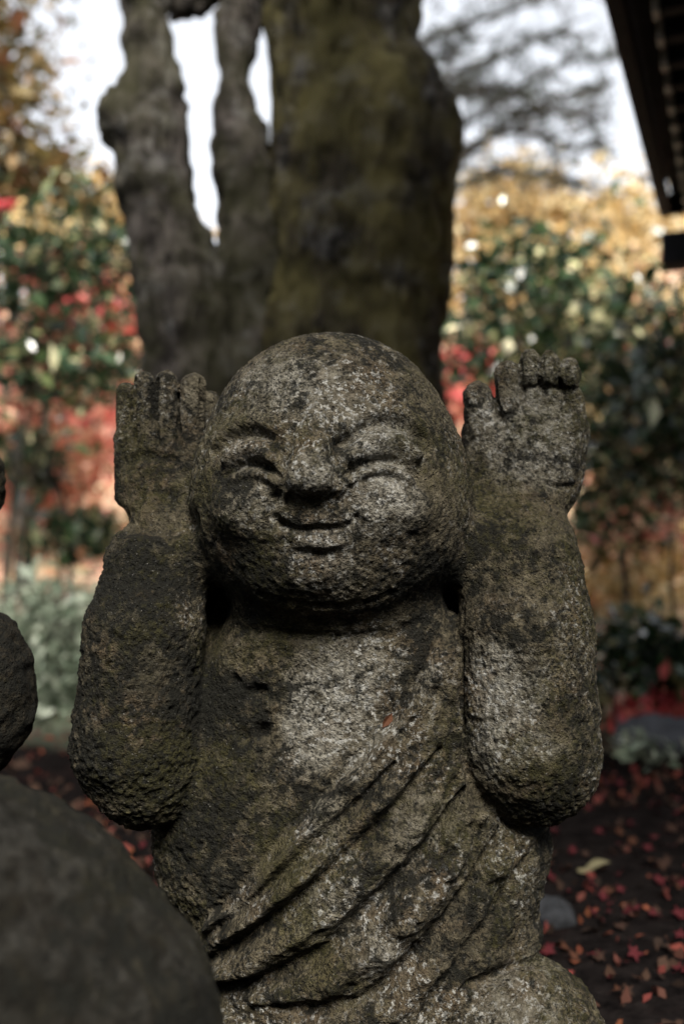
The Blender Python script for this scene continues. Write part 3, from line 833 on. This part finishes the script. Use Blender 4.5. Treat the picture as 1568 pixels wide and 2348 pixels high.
# fork between the first two stems and the limbs that carry the crown
stem('branch', [(40, 380, 400, .05), (10, 398, 440, .06), (-20, 440, 500, .07), (-50, 500, 570, .08)], TD + .03, tree, 'bark_grey', 391)
for k, (x0, y0, x1, y1, dd, r) in enumerate([(300, -850, -300, -1500, -1.2, 40), (760, -850, 700, -1700, -2.2, 60), (800, -850, 1500, -1600, .6, 55), (600, -480, 300, -1500, 1.4, 40)]):
    a, b_ = np.array(at(x0, y0, TD + .2)), np.array(at(x1, y1, TD + dd + .2))
    u = np.linspace(0, 1, 8)[:, None]; arc = a + (b_ - a) * u; arc[:, 2] += 0.2 * np.sin(u[:, 0] * np.pi)
    mesh_obj('limb', *tube([(arc, r * TD / FPX * (1.3 - u[:, 0]))], 10), M['bark_grey'], tree)
P_, c_ = cloud([((-1.7, 1.9, 4.2), (1.6, 1.7, 0.35)), ((0.3, 0.9, 4.2), (1.7, 1.9, 0.3)), ((1.6, 1.1, 4.2), (1.3, 2.0, 0.3)), ((0.6, 2.4, 4.3), (1.9, 1.4, 0.35)), ((2.0, -1.1, 4.2), (1.2, 1.8, 0.3)), ((0.0, -0.2, 4.2), (1.6, 1.3, 0.3)), ((-2.2, 0.3, 4.2), (1.3, 1.6, 0.4))], 26000, 0.2)
x_, y_ = P_[:, 0], P_[:, 1]
P_ = P_[((x_ > 0.1) & (y_ < 1.6) & (y_ > -1.25)) | ((x_ <= 0.1) & (y_ < 0.3) & (y_ > -1.25)) | ((x_ < -0.9) & (y_ < 0.3)) | ((x_ > 1.02) & (y_ > -2.9) & (y_ < 1.6))]  # unseen crown cut to shade soil and trunk, leaving the statue in sun
mesh_obj('crown', *leaves_mesh(P_, 0.13), M['canopy'], tree, smooth=False)

# unseen evergreens added behind the camera to keep the low sky off the statue
G_EV = 'unseen evergreens added to block the low sky'
for (x, y, h, lab_) in [(-4.6, -2.2, 4.6, 'broad unseen evergreen added as a sky blocker beside the statues'), (-2.4, -5.0, 3.6, 'dense unseen evergreen added as a sky blocker facing the boulder'),
                  (0.3, -5.4, 3.2, 'dense unseen evergreen added as a sky blocker facing the smiling statue'), (2.9, -4.8, 3.6, 'dense unseen evergreen added as a sky blocker facing the hall'), (5.2, -1.5, 4.6, 'broad unseen evergreen added as a sky blocker at the end of the hall')]:
    b0 = gz(x, y)
    plant('sky_block_evergreen', lab_, 'tree', (x, y), [((x, y, b0 + h * 0.32), (1.5, 1.0, h * 0.3)), ((x + .2, y, b0 + h * 0.62), (1.2, 0.9, h * 0.3))], 2600, 0.2, 'canopy', 0.12, 12, 0.25, group=G_EV)

# ------------------------------------------------------------------ hall eave
def box_pts(c, ax, half):
    """8 corners from a centre, three axes and half sizes"""
    c = np.array(c, float); ax = [np.array(a, float) for a in ax]
    return [c + sx * half[0] * ax[0] + sy * half[1] * ax[1] + sz * half[2] * ax[2] for sx in (-1, 1) for sy in (-1, 1) for sz in (-1, 1)]
BOXF = [(0, 1, 3, 2), (4, 6, 7, 5), (0, 4, 5, 1), (2, 3, 7, 6), (0, 2, 6, 4), (1, 5, 7, 3)]
def box(name, c, ax, half, mat, parent):
    o = mesh_obj(name, box_pts(c, ax, half), BOXF, mat, parent, smooth=False)
    m = o.modifiers.new('edge', 'BEVEL'); m.width = min(half) * 0.2; m.segments = 2
    return o
EH = 1.2
far = at(1512, 500, FPX * EH / (CY - 500)); near = at(1384, 0, FPX * EH / CY)
e = (far - near).normalized(); nR = Vector((e.y, -e.x, 0)).normalized()      # along the eave; away from it under the roof
near = near - e * 0.5; Ln = (far - near).length
hall = empty('temple_hall', tuple((near + far) / 2 + nR * 0.84 - Vector((0, 0, (near.z - gz(1.5, 3))))))
tag(hall, 'small dark timber hall with low eaves and pale rafter ends', 'building')
pitch = R(27); rup = (nR * math.cos(pitch) + Vector((0, 0, math.sin(pitch)))).normalized(); rn = e.cross(rup); rn = rn if rn.z > 0 else -rn
up = Vector((0, 0, 1)); mid = (near + far) / 2
box('fascia', mid + nR * 0.02 + up * 0.045, (e, nR, up), (Ln / 2, 0.02, 0.045), M['timber'], hall)
box('end_fascia', far + nR * 0.80 + up * 0.045 - e * 0.02, (nR, e, up), (0.76, 0.018, 0.043), M['timber'], hall)
box('soffit', mid + nR * 0.80 + up * 0.085, (e, nR, up), (Ln / 2 - 0.01, 0.755, 0.008), M['timber'], hall)
box('roof', mid + rup * 0.95 + rn * 0.06 + up * 0.10, (e, rup, rn), (Ln / 2 + 0.02, 0.94, 0.025), M['timber'], hall)
nt_ = int(Ln / 0.15)
for i in range(nt_):       # tile rows on the slope
    c = near + e * (0.1 + i * (Ln - 0.2) / (nt_ - 1)) + rup * 0.94 + rn * 0.105 + up * 0.10
    box('tile_row', c, (e, rup, rn), (0.036, 0.93, 0.02), M['tile'], hall)
nr = 15
for i in range(nr):
    p = near + e * (0.12 + i * (Ln - 0.24) / (nr - 1))
    rf = box('rafter', p + nR * 0.72 + up * 0.012, (e, nR, up), (0.024, 0.6, 0.03), M['timber'], hall)
    box('rafter_cap', p + nR * 0.112 + up * 0.012, (e, nR, up), (0.027, 0.008, 0.033), M['timber_pale'], rf)
box('eave_beam', mid + nR * 0.80 + up * -0.075, (e, nR, up), (Ln / 2 - 0.25, 0.05, 0.055), M['timber'], hall)
zb = gz(1.5, 3)
wallz = near.z - 0.135
for k in range(4):
    p = near + e * (0.35 + k * (Ln - 0.7) / 3) + nR * 0.80
    box('post', (p.x, p.y, (zb - 0.2 + wallz) / 2), (e, nR, up), (0.055, 0.055, (wallz - zb + 0.2) / 2), M['timber'], hall)
wc = mid + nR * 0.84
box('wall', (wc.x, wc.y, (zb - 0.2 + wallz) / 2), (e, nR, up), (Ln / 2 - 0.40, 0.02, (wallz - zb + 0.2) / 2 - 0.01), M['plaster'], hall)
# end of the tie beam jutting out under the eave corner
tb = at(1562, 575, 3.75)
box('tie_beam', tb + nR * 0.40, (nR, e, up), (0.47, 0.075, 0.062), M['timber'], hall)
box('bracket', tb + nR * 0.52 + up * 0.10, (nR, e, up), (0.40, 0.06, 0.04), M['timber'], hall)

# ------------------------------------------------------------------ background plants
G_SH = 'camellia shrubs in the garden'
plant('camellia_shrub', 'glossy dark green shrub growing beside the slimmest grey trunk', 'shrub', (-1.55, 4.6), [el(205, 590, 4.6, 130, 90, .45), el(50, 640, 4.6, 110, 100, .45), el(200, 840, 4.5, 150, 70, .4), el(60, 820, 4.6, 90, 50, .3)], 2300, 0.07, 'camellia', 0.014, 18, 0.14, group=G_SH, stems=3)
plant('maple_tree', 'orange leaved maple glowing behind the dark shrub beside the grey trunk', 'tree', (-2.6, 7.0), [el(120, 800, 6.6, 190, 130, .6), el(250, 720, 6.4, 110, 100, .5), el(40, 950, 6.6, 140, 80, .5)], 5200, 0.075, 'orange', 0.06, 20, 0.16)
plant('maple_tree', 'small red maple with leaves touching the orange one', 'tree', (-1.9, 6.0), [el(150, 660, 5.8, 70, 36, .3), el(250, 690, 5.8, 50, 40, .3)], 650, 0.07, 'red', 0.035, 10, 0.10)
plant('maple_tree', 'red maple spray hanging under the olive tree', 'tree', (-2.3, 3.9), [el(20, 482, 3.9, 70, 12, .10)], 90, 0.055, 'red', 0.015, 6, 0.022)
plant('broadleaf_tree', 'tall olive and rusty leaved tree beyond the red maple spray', 'tree', (-3.6, 7.5), [el(-20, 120, 7.5, 100, 190, .8), el(10, 330, 7.5, 90, 110, .8), el(110, 430, 8, 110, 50, .6)], 3600, 0.10, 'olive', 0.09, 20, 0.20)
plant('broadleaf_tree', 'pale golden tree seen beyond the dark shrub and trunks', 'tree', (-2.6, 10.5), [el(270, 520, 10.5, 110, 50, .9), el(120, 560, 10.5, 140, 70, .9)], 3000, 0.11, 'gold', 0.09, 16, 0.26)
plant('camellia_shrub', 'low dark shrub on the pale mossy bank beyond the raised wrist', 'shrub', (-1.45, 5.2), [el(175, 1225, 5.2, 95, 38, .3), el(60, 1050, 5.4, 70, 50, .3)], 900, 0.075, 'camellia', 0.02, 10, 0.09, group=G_SH, stems=2)
plant('ground_shrub', 'pale green bushy plant on the bank between the two statues', 'shrub', (-1.0, 3.9), [el(120, 1420, 3.9, 130, 90, .35), el(190, 1560, 3.7, 90, 80, .3), el(60, 1600, 3.6, 90, 90, .3)], 2300, 0.05, 'pale', 0.015, 14, 0.09, stems=3)
plant('maple_tree', 'young orange maple above the pale mossy bank', 'tree', (-2.4, 8.2), [el(150, 1020, 7.6, 150, 70, .6), el(80, 1110, 7.8, 130, 60, .6)], 2600, 0.09, 'orange', 0.04, 14, 0.18)
# to the other side of the trunk
plant('broadleaf_tree', 'golden leaved tree against the white sky beside the mossy trunk', 'tree', (2.0, 11.0), [el(1130, 480, 11, 90, 70, .9), el(1250, 520, 11, 110, 60, .9), el(1080, 560, 11, 60, 60, .7)], 2900, 0.12, 'gold', 0.10, 18, 0.26)
plant('broadleaf_tree', 'golden tree under the corner of the dark hall eave', 'tree', (4.2, 11.5), [el(1450, 530, 11.5, 110, 80, 1.0), el(1540, 620, 11.5, 110, 90, 1.0), el(1380, 620, 11.5, 90, 60, .9)], 4200, 0.12, 'gold', 0.10, 18, 0.28)
plant('maple_tree', 'orange maple on the slope below the golden trees', 'tree', (4.2, 10.0), [el(1480, 700, 9.8, 150, 50, .7), el(1300, 690, 10, 100, 40, .7)], 2500, 0.10, 'orange', 0.06, 14, 0.2)
plant('camellia_shrub', 'tall glossy evergreen shrub growing beside the mossy trunk', 'shrub', (1.45, 5.0), [el(1210, 640, 5.0, 140, 80, .5), el(1120, 780, 5.0, 110, 110, .5), el(1300, 790, 5.0, 150, 130, .5), el(1440, 720, 5.2, 100, 60, .4)], 2900, 0.075, 'camellia', 0.014, 18, 0.14, group=G_SH, stems=3)
plant('camellia_shrub', 'broad dark evergreen shrub beyond the raised open palm', 'shrub', (1.75, 4.2), [el(1440, 960, 4.2, 140, 110, .4), el(1540, 820, 4.2, 90, 130, .4), el(1420, 1070, 4.2, 120, 60, .35), el(1560, 1040, 4.2, 80, 80, .3)], 2700, 0.065, 'camellia', 0.014, 18, 0.12, group=G_SH, stems=3)
plant('azalea_shrub', 'red azalea glimpsed between the smiling head and the open palm', 'shrub', (1.0, 6.3), [el(1085, 865, 6.3, 75, 28, .3)], 520, 0.07, 'red', 0.02, 8, 0.10, stems=2)
plant('azalea_shrub', 'orange azalea behind the broad evergreen shrub', 'shrub', (2.6, 6.6), [el(1450, 830, 6.6, 90, 30, .3), el(1540, 860, 6.6, 60, 30, .3), el(1470, 1150, 6.6, 110, 50, .4)], 1300, 0.08, 'orange', 0.02, 10, 0.13, stems=2)
plant('camellia_shrub', 'dark low evergreen shrub near the pale flat stone', 'shrub', (1.32, 3.5), [el(1450, 1500, 3.5, 110, 70, .25), el(1540, 1560, 3.5, 70, 60, .25)], 1300, 0.06, 'camellia', 0.02, 12, 0.07, group=G_SH, stems=2)
plant('azalea_shrub', 'low bright red azalea beside the pale flat stone', 'shrub', (1.12, 3.2), [el(1500, 1650, 3.2, 90, 26, .14)], 330, 0.045, 'red', 0.012, 8, 0.05, stems=2)
plant('young_tree', 'thin leaning sapling with sparse orange leaves beside the evergreen shrubs', 'sapling', (1.45, 4.4), [el(1545, 1180, 4.4, 60, 60, .2)], 160, 0.06, 'orange', 0.016, 8, 0.10)
plant('young_tree', 'thin bare-stemmed sapling in front of the low evergreen shrub', 'sapling', (0.86, 3.1), [el(1400, 1560, 3.1, 30, 50, .1)], 60, 0.05, 'camellia', 0.009, 5, 0.05)
plant('ground_shrub', 'yellow leaved bush on the bank beyond the elbow and open palm', 'shrub', (2.1, 5.6), [el(1450, 1330, 5.4, 140, 60, .3), el(1560, 1260, 5.6, 90, 60, .3)], 1100, 0.07, 'gold', 0.012, 10, 0.10, stems=2)
plant('camellia_shrub', 'dark evergreen shrub half hidden by the broad one, with orange azalea around it', 'shrub', (2.15, 5.2), [el(1440, 1190, 5.2, 120, 50, .3), el(1550, 1120, 5.2, 70, 60, .3)], 1300, 0.075, 'camellia', 0.014, 12, 0.09, group=G_SH, stems=2)
plant('maple_tree', 'orange maple glowing between the evergreen shrubs and the mossy trunk', 'tree', (1.9, 7.6), [el(1120, 920, 7.2, 110, 60, .5), el(1350, 870, 7.4, 130, 60, .5)], 2300, 0.085, 'orange', 0.03, 12, 0.17)
plant('broadleaf_tree', 'small golden tree rising behind the tall glossy shrub', 'tree', (2.3, 8.6), [el(1120, 680, 8.4, 110, 90, .6), el(1300, 640, 8.6, 130, 70, .6)], 2600, 0.09, 'gold', 0.04, 12, 0.17)
plant('ground_shrub', 'yellow leaved bush between the dark shrub and the grey trunk', 'shrub', (-2.0, 6.2), [el(230, 640, 6.0, 110, 90, .4), el(90, 560, 6.2, 90, 60, .4)], 1300, 0.07, 'gold', 0.015, 10, 0.12, stems=2)
plant('maple_tree', 'pale yellow tree glowing through the gaps of the broad evergreen shrub', 'tree', (2.5, 6.8), [el(1420, 960, 6.6, 170, 120, .5), el(1500, 740, 6.8, 130, 100, .5), el(1280, 800, 6.8, 130, 90, .5)], 3300, 0.085, 'gold', 0.03, 12, 0.19)
plant('maple_tree', 'bright red maple between the golden tree and the tall glossy shrub', 'tree', (1.7, 7.9), [el(1060, 850, 7.6, 60, 40, .4), el(1130, 840, 7.8, 60, 30, .4)], 650, 0.085, 'red', 0.025, 10, 0.15)
plant('maple_tree', 'low red maple over the mossy bank beyond the stone hand', 'tree', (-2.9, 8.8), [el(190, 950, 8.2, 120, 50, .5), el(60, 1090, 8.4, 110, 40, .5)], 1300, 0.09, 'red', 0.03, 10, 0.17)
plant('ground_shrub', 'pale green low plant spilling over the flat stone', 'shrub', (0.95, 2.85), [el(1450, 1730, 2.9, 60, 40, .12), el(1560, 1760, 2.9, 60, 36, .12), el(1400, 1790, 2.8, 40, 26, .08)], 420, 0.035, 'pale', 0.006, 10, 0.035, stems=3)
# pine whose boughs cross the white sky
def pine():
    D = 8.5
    x0 = at(900, 600, D).x; y0 = D
    b = np.array([x0, y0, gz(x0, y0)]); root = empty('pine_tree', b)
    tag(root, 'dark feathery pine with sweeping boughs against the white sky', 'tree')
    u = np.linspace(0, 1, 10)[:, None]; top = np.array(at(930, -700, D)); ctl = b + (top - b) * u
    mesh_obj('trunk', *tube([(ctl, 0.16 * (1.1 - u[:, 0]))], 9), M['bark_grey'], root)
    boughs = [((930, 470), (1080, 350), (1230, 240), (1420, 180)), ((930, 300), (1040, 170), (1160, 120), (1290, 60)), ((940, 420), (1150, 300), (1300, 330), (1390, 330)),
              ((930, 330), (1000, 210), (1110, 220), (1190, 260)), ((940, 480), (1120, 400), (1250, 400), (1330, 425)), ((930, 120), (1040, 60), (1180, 20), (1350, -60)),
              ((930, 380), (1100, 260), (1280, 150), (1440, 120)), ((940, 260), (1130, 200), (1250, 250), (1400, 270)), ((930, 0), (1060, -60), (1250, -40), (1400, -20)), ((930, 200), (900, 150), (1000, 130), (1080, 90))]
    tw, P = [], []
    for k, bp in enumerate(boughs):
        dd = rng.uniform(-0.9, 0.9)
        pts = np.array([np.array(at(x, y, D + dd * (i / 3))) for i, (x, y) in enumerate(bp)]); c = catmull(pts, 6)
        tw.append((c, np.linspace(0.03, 0.008, len(c))))
        for i in range(3, len(c)):
            for j in range(3):
                d = rng.normal(size=3) * np.array([0.24, 0.28, 0.085]); q = c[i] + d
                tw.append((np.array([c[i], c[i] + d * 0.5, q]), np.array([0.008, 0.006, 0.003])))
                t = rng.uniform(0.1, 1.1, 22)[:, None]
                P.append(c[i] + d * t + rng.normal(size=(22, 3)) * 0.03)
    mesh_obj('branch', *tube(tw, 5), M['twig'], root)
    mesh_obj('crown', *leaves_mesh(np.concatenate(P), 0.11, 0.07, 0.0), M['needle'], root, smooth=False)
pine()

# ------------------------------------------------------------------ pale stone, fallen leaves
def flat_stone(name, label, c, r, seed, mat):
    s = SDF(); s.ell(c, r, 0.02, 's'); s.ell(np.array(c) + np.array([r[0] * .3, r[1] * .2, -r[2] * .3]), (r[0] * .8, r[1] * .9, r[2] * .8), 0.05, 's')
    V, F = s.mesh(max(r) / 9, 1); N = vnormals(V, F)
    V = V + N * (max(r) * 0.16 * fbm(V, 1.5 / max(r), 3, seed))[:, None]
    return tag(mesh_obj(name, V, F, mat), label, 'stone')
c = at(1490, 1735, 2.95); flat_stone('garden_stone', 'pale grey flat stone lying at the edge of the dark soil', (c.x + .06, c.y + .1, 0.02), (0.12, 0.10, 0.075), 5, M['pale_stone'])
c = at(1262, 2085, 1.75); flat_stone('garden_stone', 'small grey stone on the dark soil beside the robe', (c.x, c.y, 0.012), (0.028, 0.04, 0.018), 6, M['grey_stone'])

def maple_leaf_mesh(name, mat, lobes=5):
    vs_, n = [], lobes * 2
    for i in range(n):
        a = 2 * math.pi * i / n; r = (1.0 - 0.12 * abs(math.sin(a / 2))) if i % 2 == 0 else 0.42
        vs_.append((r * math.cos(a) * 0.5, r * math.sin(a) * 0.5, 0.24 * (r ** 2) * (1 if i % 4 else 0.2)))
    vs_.append((0, 0, 0.02)); vs_ += [(-0.48, -0.012, 0.04), (-0.48, 0.012, 0.04), (-0.85, 0.0, 0.10)]
    me = bpy.data.meshes.new(name); me.from_pydata(vs_, [], [(i, (i + 1) % n, n) for i in range(n)] + [(n + 1, n + 2, n + 3)]); me.materials.append(M[mat])
    return me
LM = {k: maple_leaf_mesh('fallen_leaf_' + k, 'leaf_' + k) for k in ('red', 'orange', 'brown')}
LAB = {'red': 'fallen dark red maple leaf lying on the black soil', 'orange': 'fallen orange maple leaf lying on the black soil', 'brown': 'fallen dull brown maple leaf lying on the black soil'}
def put_leaf(me, x, y, size, label, group=None, tilt=0.7, name='fallen_leaf'):
    o = bpy.data.objects.new(name, me); COL.objects.link(o)
    o.location = (x, y, gz(x, y) + 0.008 + size * 0.06); o.scale = (size,) * 3
    o.rotation_euler = (rng.uniform(-tilt, tilt), rng.uniform(-tilt, tilt), rng.uniform(0, 6.28))
    return tag(o, label, 'leaf', group)
spots = []
while len(spots) < 240:
    D = rng.uniform(1.45, 3.4)
    px = rng.uniform(1230, 1580) if rng.random() < 0.7 else rng.uniform(60, 380)
    x = (px - CX) / FPX * D
    if px < 400 and D < 2.0: continue
    spots.append((x, D))
for (x, y) in spots:
    k = rng.choice(['red', 'orange', 'brown'], p=[0.42, 0.16, 0.42])
    put_leaf(LM[k], x, y, rng.uniform(0.022, 0.038), LAB[k], 'fallen maple leaves on the soil')
def ovate_leaf(name, mat):
    vs_, fs = [], []
    for i in range(9):
        t = i / 8; w_ = 0.30 * math.sin(math.pi * min(1, t * 1.02 + 0.01)) ** 0.7 * (1.1 - 0.5 * t)
        for k in (-1, 0, 1): vs_.append((t - 0.5, k * w_, 0.22 * (t - 0.4) ** 2 + 0.12 * abs(k) * math.sin(t * 5)))
    for i in range(8):
        for k in (0, 1): fs.append((3 * i + k, 3 * i + 3 + k, 3 * i + 4 + k, 3 * i + 1 + k))
    me = bpy.data.meshes.new(name); me.from_pydata(vs_, [], fs); me.materials.append(M[mat]); return me
cream = ovate_leaf('pale_fallen_leaf', 'leaf_cream')
c = at(1362, 2010, 1.97); put_leaf(cream, c.x, c.y, 0.07, 'pale cream fallen leaf curling on the dark soil', None, 0.6)
# litter too small to tell apart
n = 16000
x = rng.uniform(-2.4, 2.4, n); y = 1.3 + 3.6 * rng.uniform(0, 1, n) ** 1.3
keep = vnoise(np.stack([x, y, 0 * x], 1), 3.0, 55) + rng.uniform(-.5, .5, n) > 0; x = x[keep]; y = y[keep]; z = gheight(x, y) + 0.006
v, f = leaves_mesh(np.stack([x, y, z], 1), 0.024, 0.6, 0.0)
M['litter'] = leaf_material('leaf_litter', [(0.0, (0.02, 0.014, 0.011)), (0.45, (0.045, 0.026, 0.018)), (0.75, (0.12, 0.028, 0.024)), (1.0, (0.14, 0.05, 0.024))], 0.8, 0.1, 0.05)
tag(mesh_obj('leaf_litter', v, f, M['litter'], smooth=False), 'tiny scraps of leaf litter strewn over the soil', 'litter', kind='stuff')
n = 9000
x = rng.uniform(-7, 9, n); y = rng.uniform(5.2, 16, n); z = gheight(x, y) + 0.02
v, f = leaves_mesh(np.stack([x, y, z], 1), 0.075, 0.8, 0.0)
M['litter2'] = leaf_material('slope_litter', [(0.0, (0.3, 0.22, 0.11)), (0.4, (0.5, 0.4, 0.24)), (0.75, (0.42, 0.16, 0.08)), (1.0, (0.4, 0.07, 0.06))], 0.5, 0.2)
tag(mesh_obj('leaf_litter', v, f, M['litter2'], smooth=False), 'golden and red leaves carpeting the slope beyond the trees', 'litter', kind='stuff')

# dead leaf caught on the chest
def chest_leaf():
    q = ray_surface(S_SDF, 886, 1652); i = np.argmin(((SV - q) ** 2).sum(1)); p = SV[i]; nn = Vector(SN[i])
    L, W = 0.0095, 0.0045
    vs_ = [(-L, 0, .001), (-L * .4, W * .8, .003), (L * .3, W, .004), (L, 0, .003), (L * .3, -W, .004), (-L * .4, -W * .8, .003), (0, 0, 0.001)]
    me = bpy.data.meshes.new('dead_leaf'); me.from_pydata(vs_, [], [(i, (i + 1) % 6, 6) for i in range(6)]); me.materials.append(M['leaf_rust'])
    o = bpy.data.objects.new('dead_leaf', me); COL.objects.link(o)
    z = nn; xax = Vector((0.55, 0, 0.8)); yax = z.cross(xax).normalized(); xax = yax.cross(z).normalized()
    m = Matrix((xax, yax, z)).transposed().to_4x4(); m.translation = Vector(p) + nn * 0.0025
    o.matrix_world = m
    tag(o, 'small rusty dead leaf stuck on the bare stone chest', 'leaf')
chest_leaf()
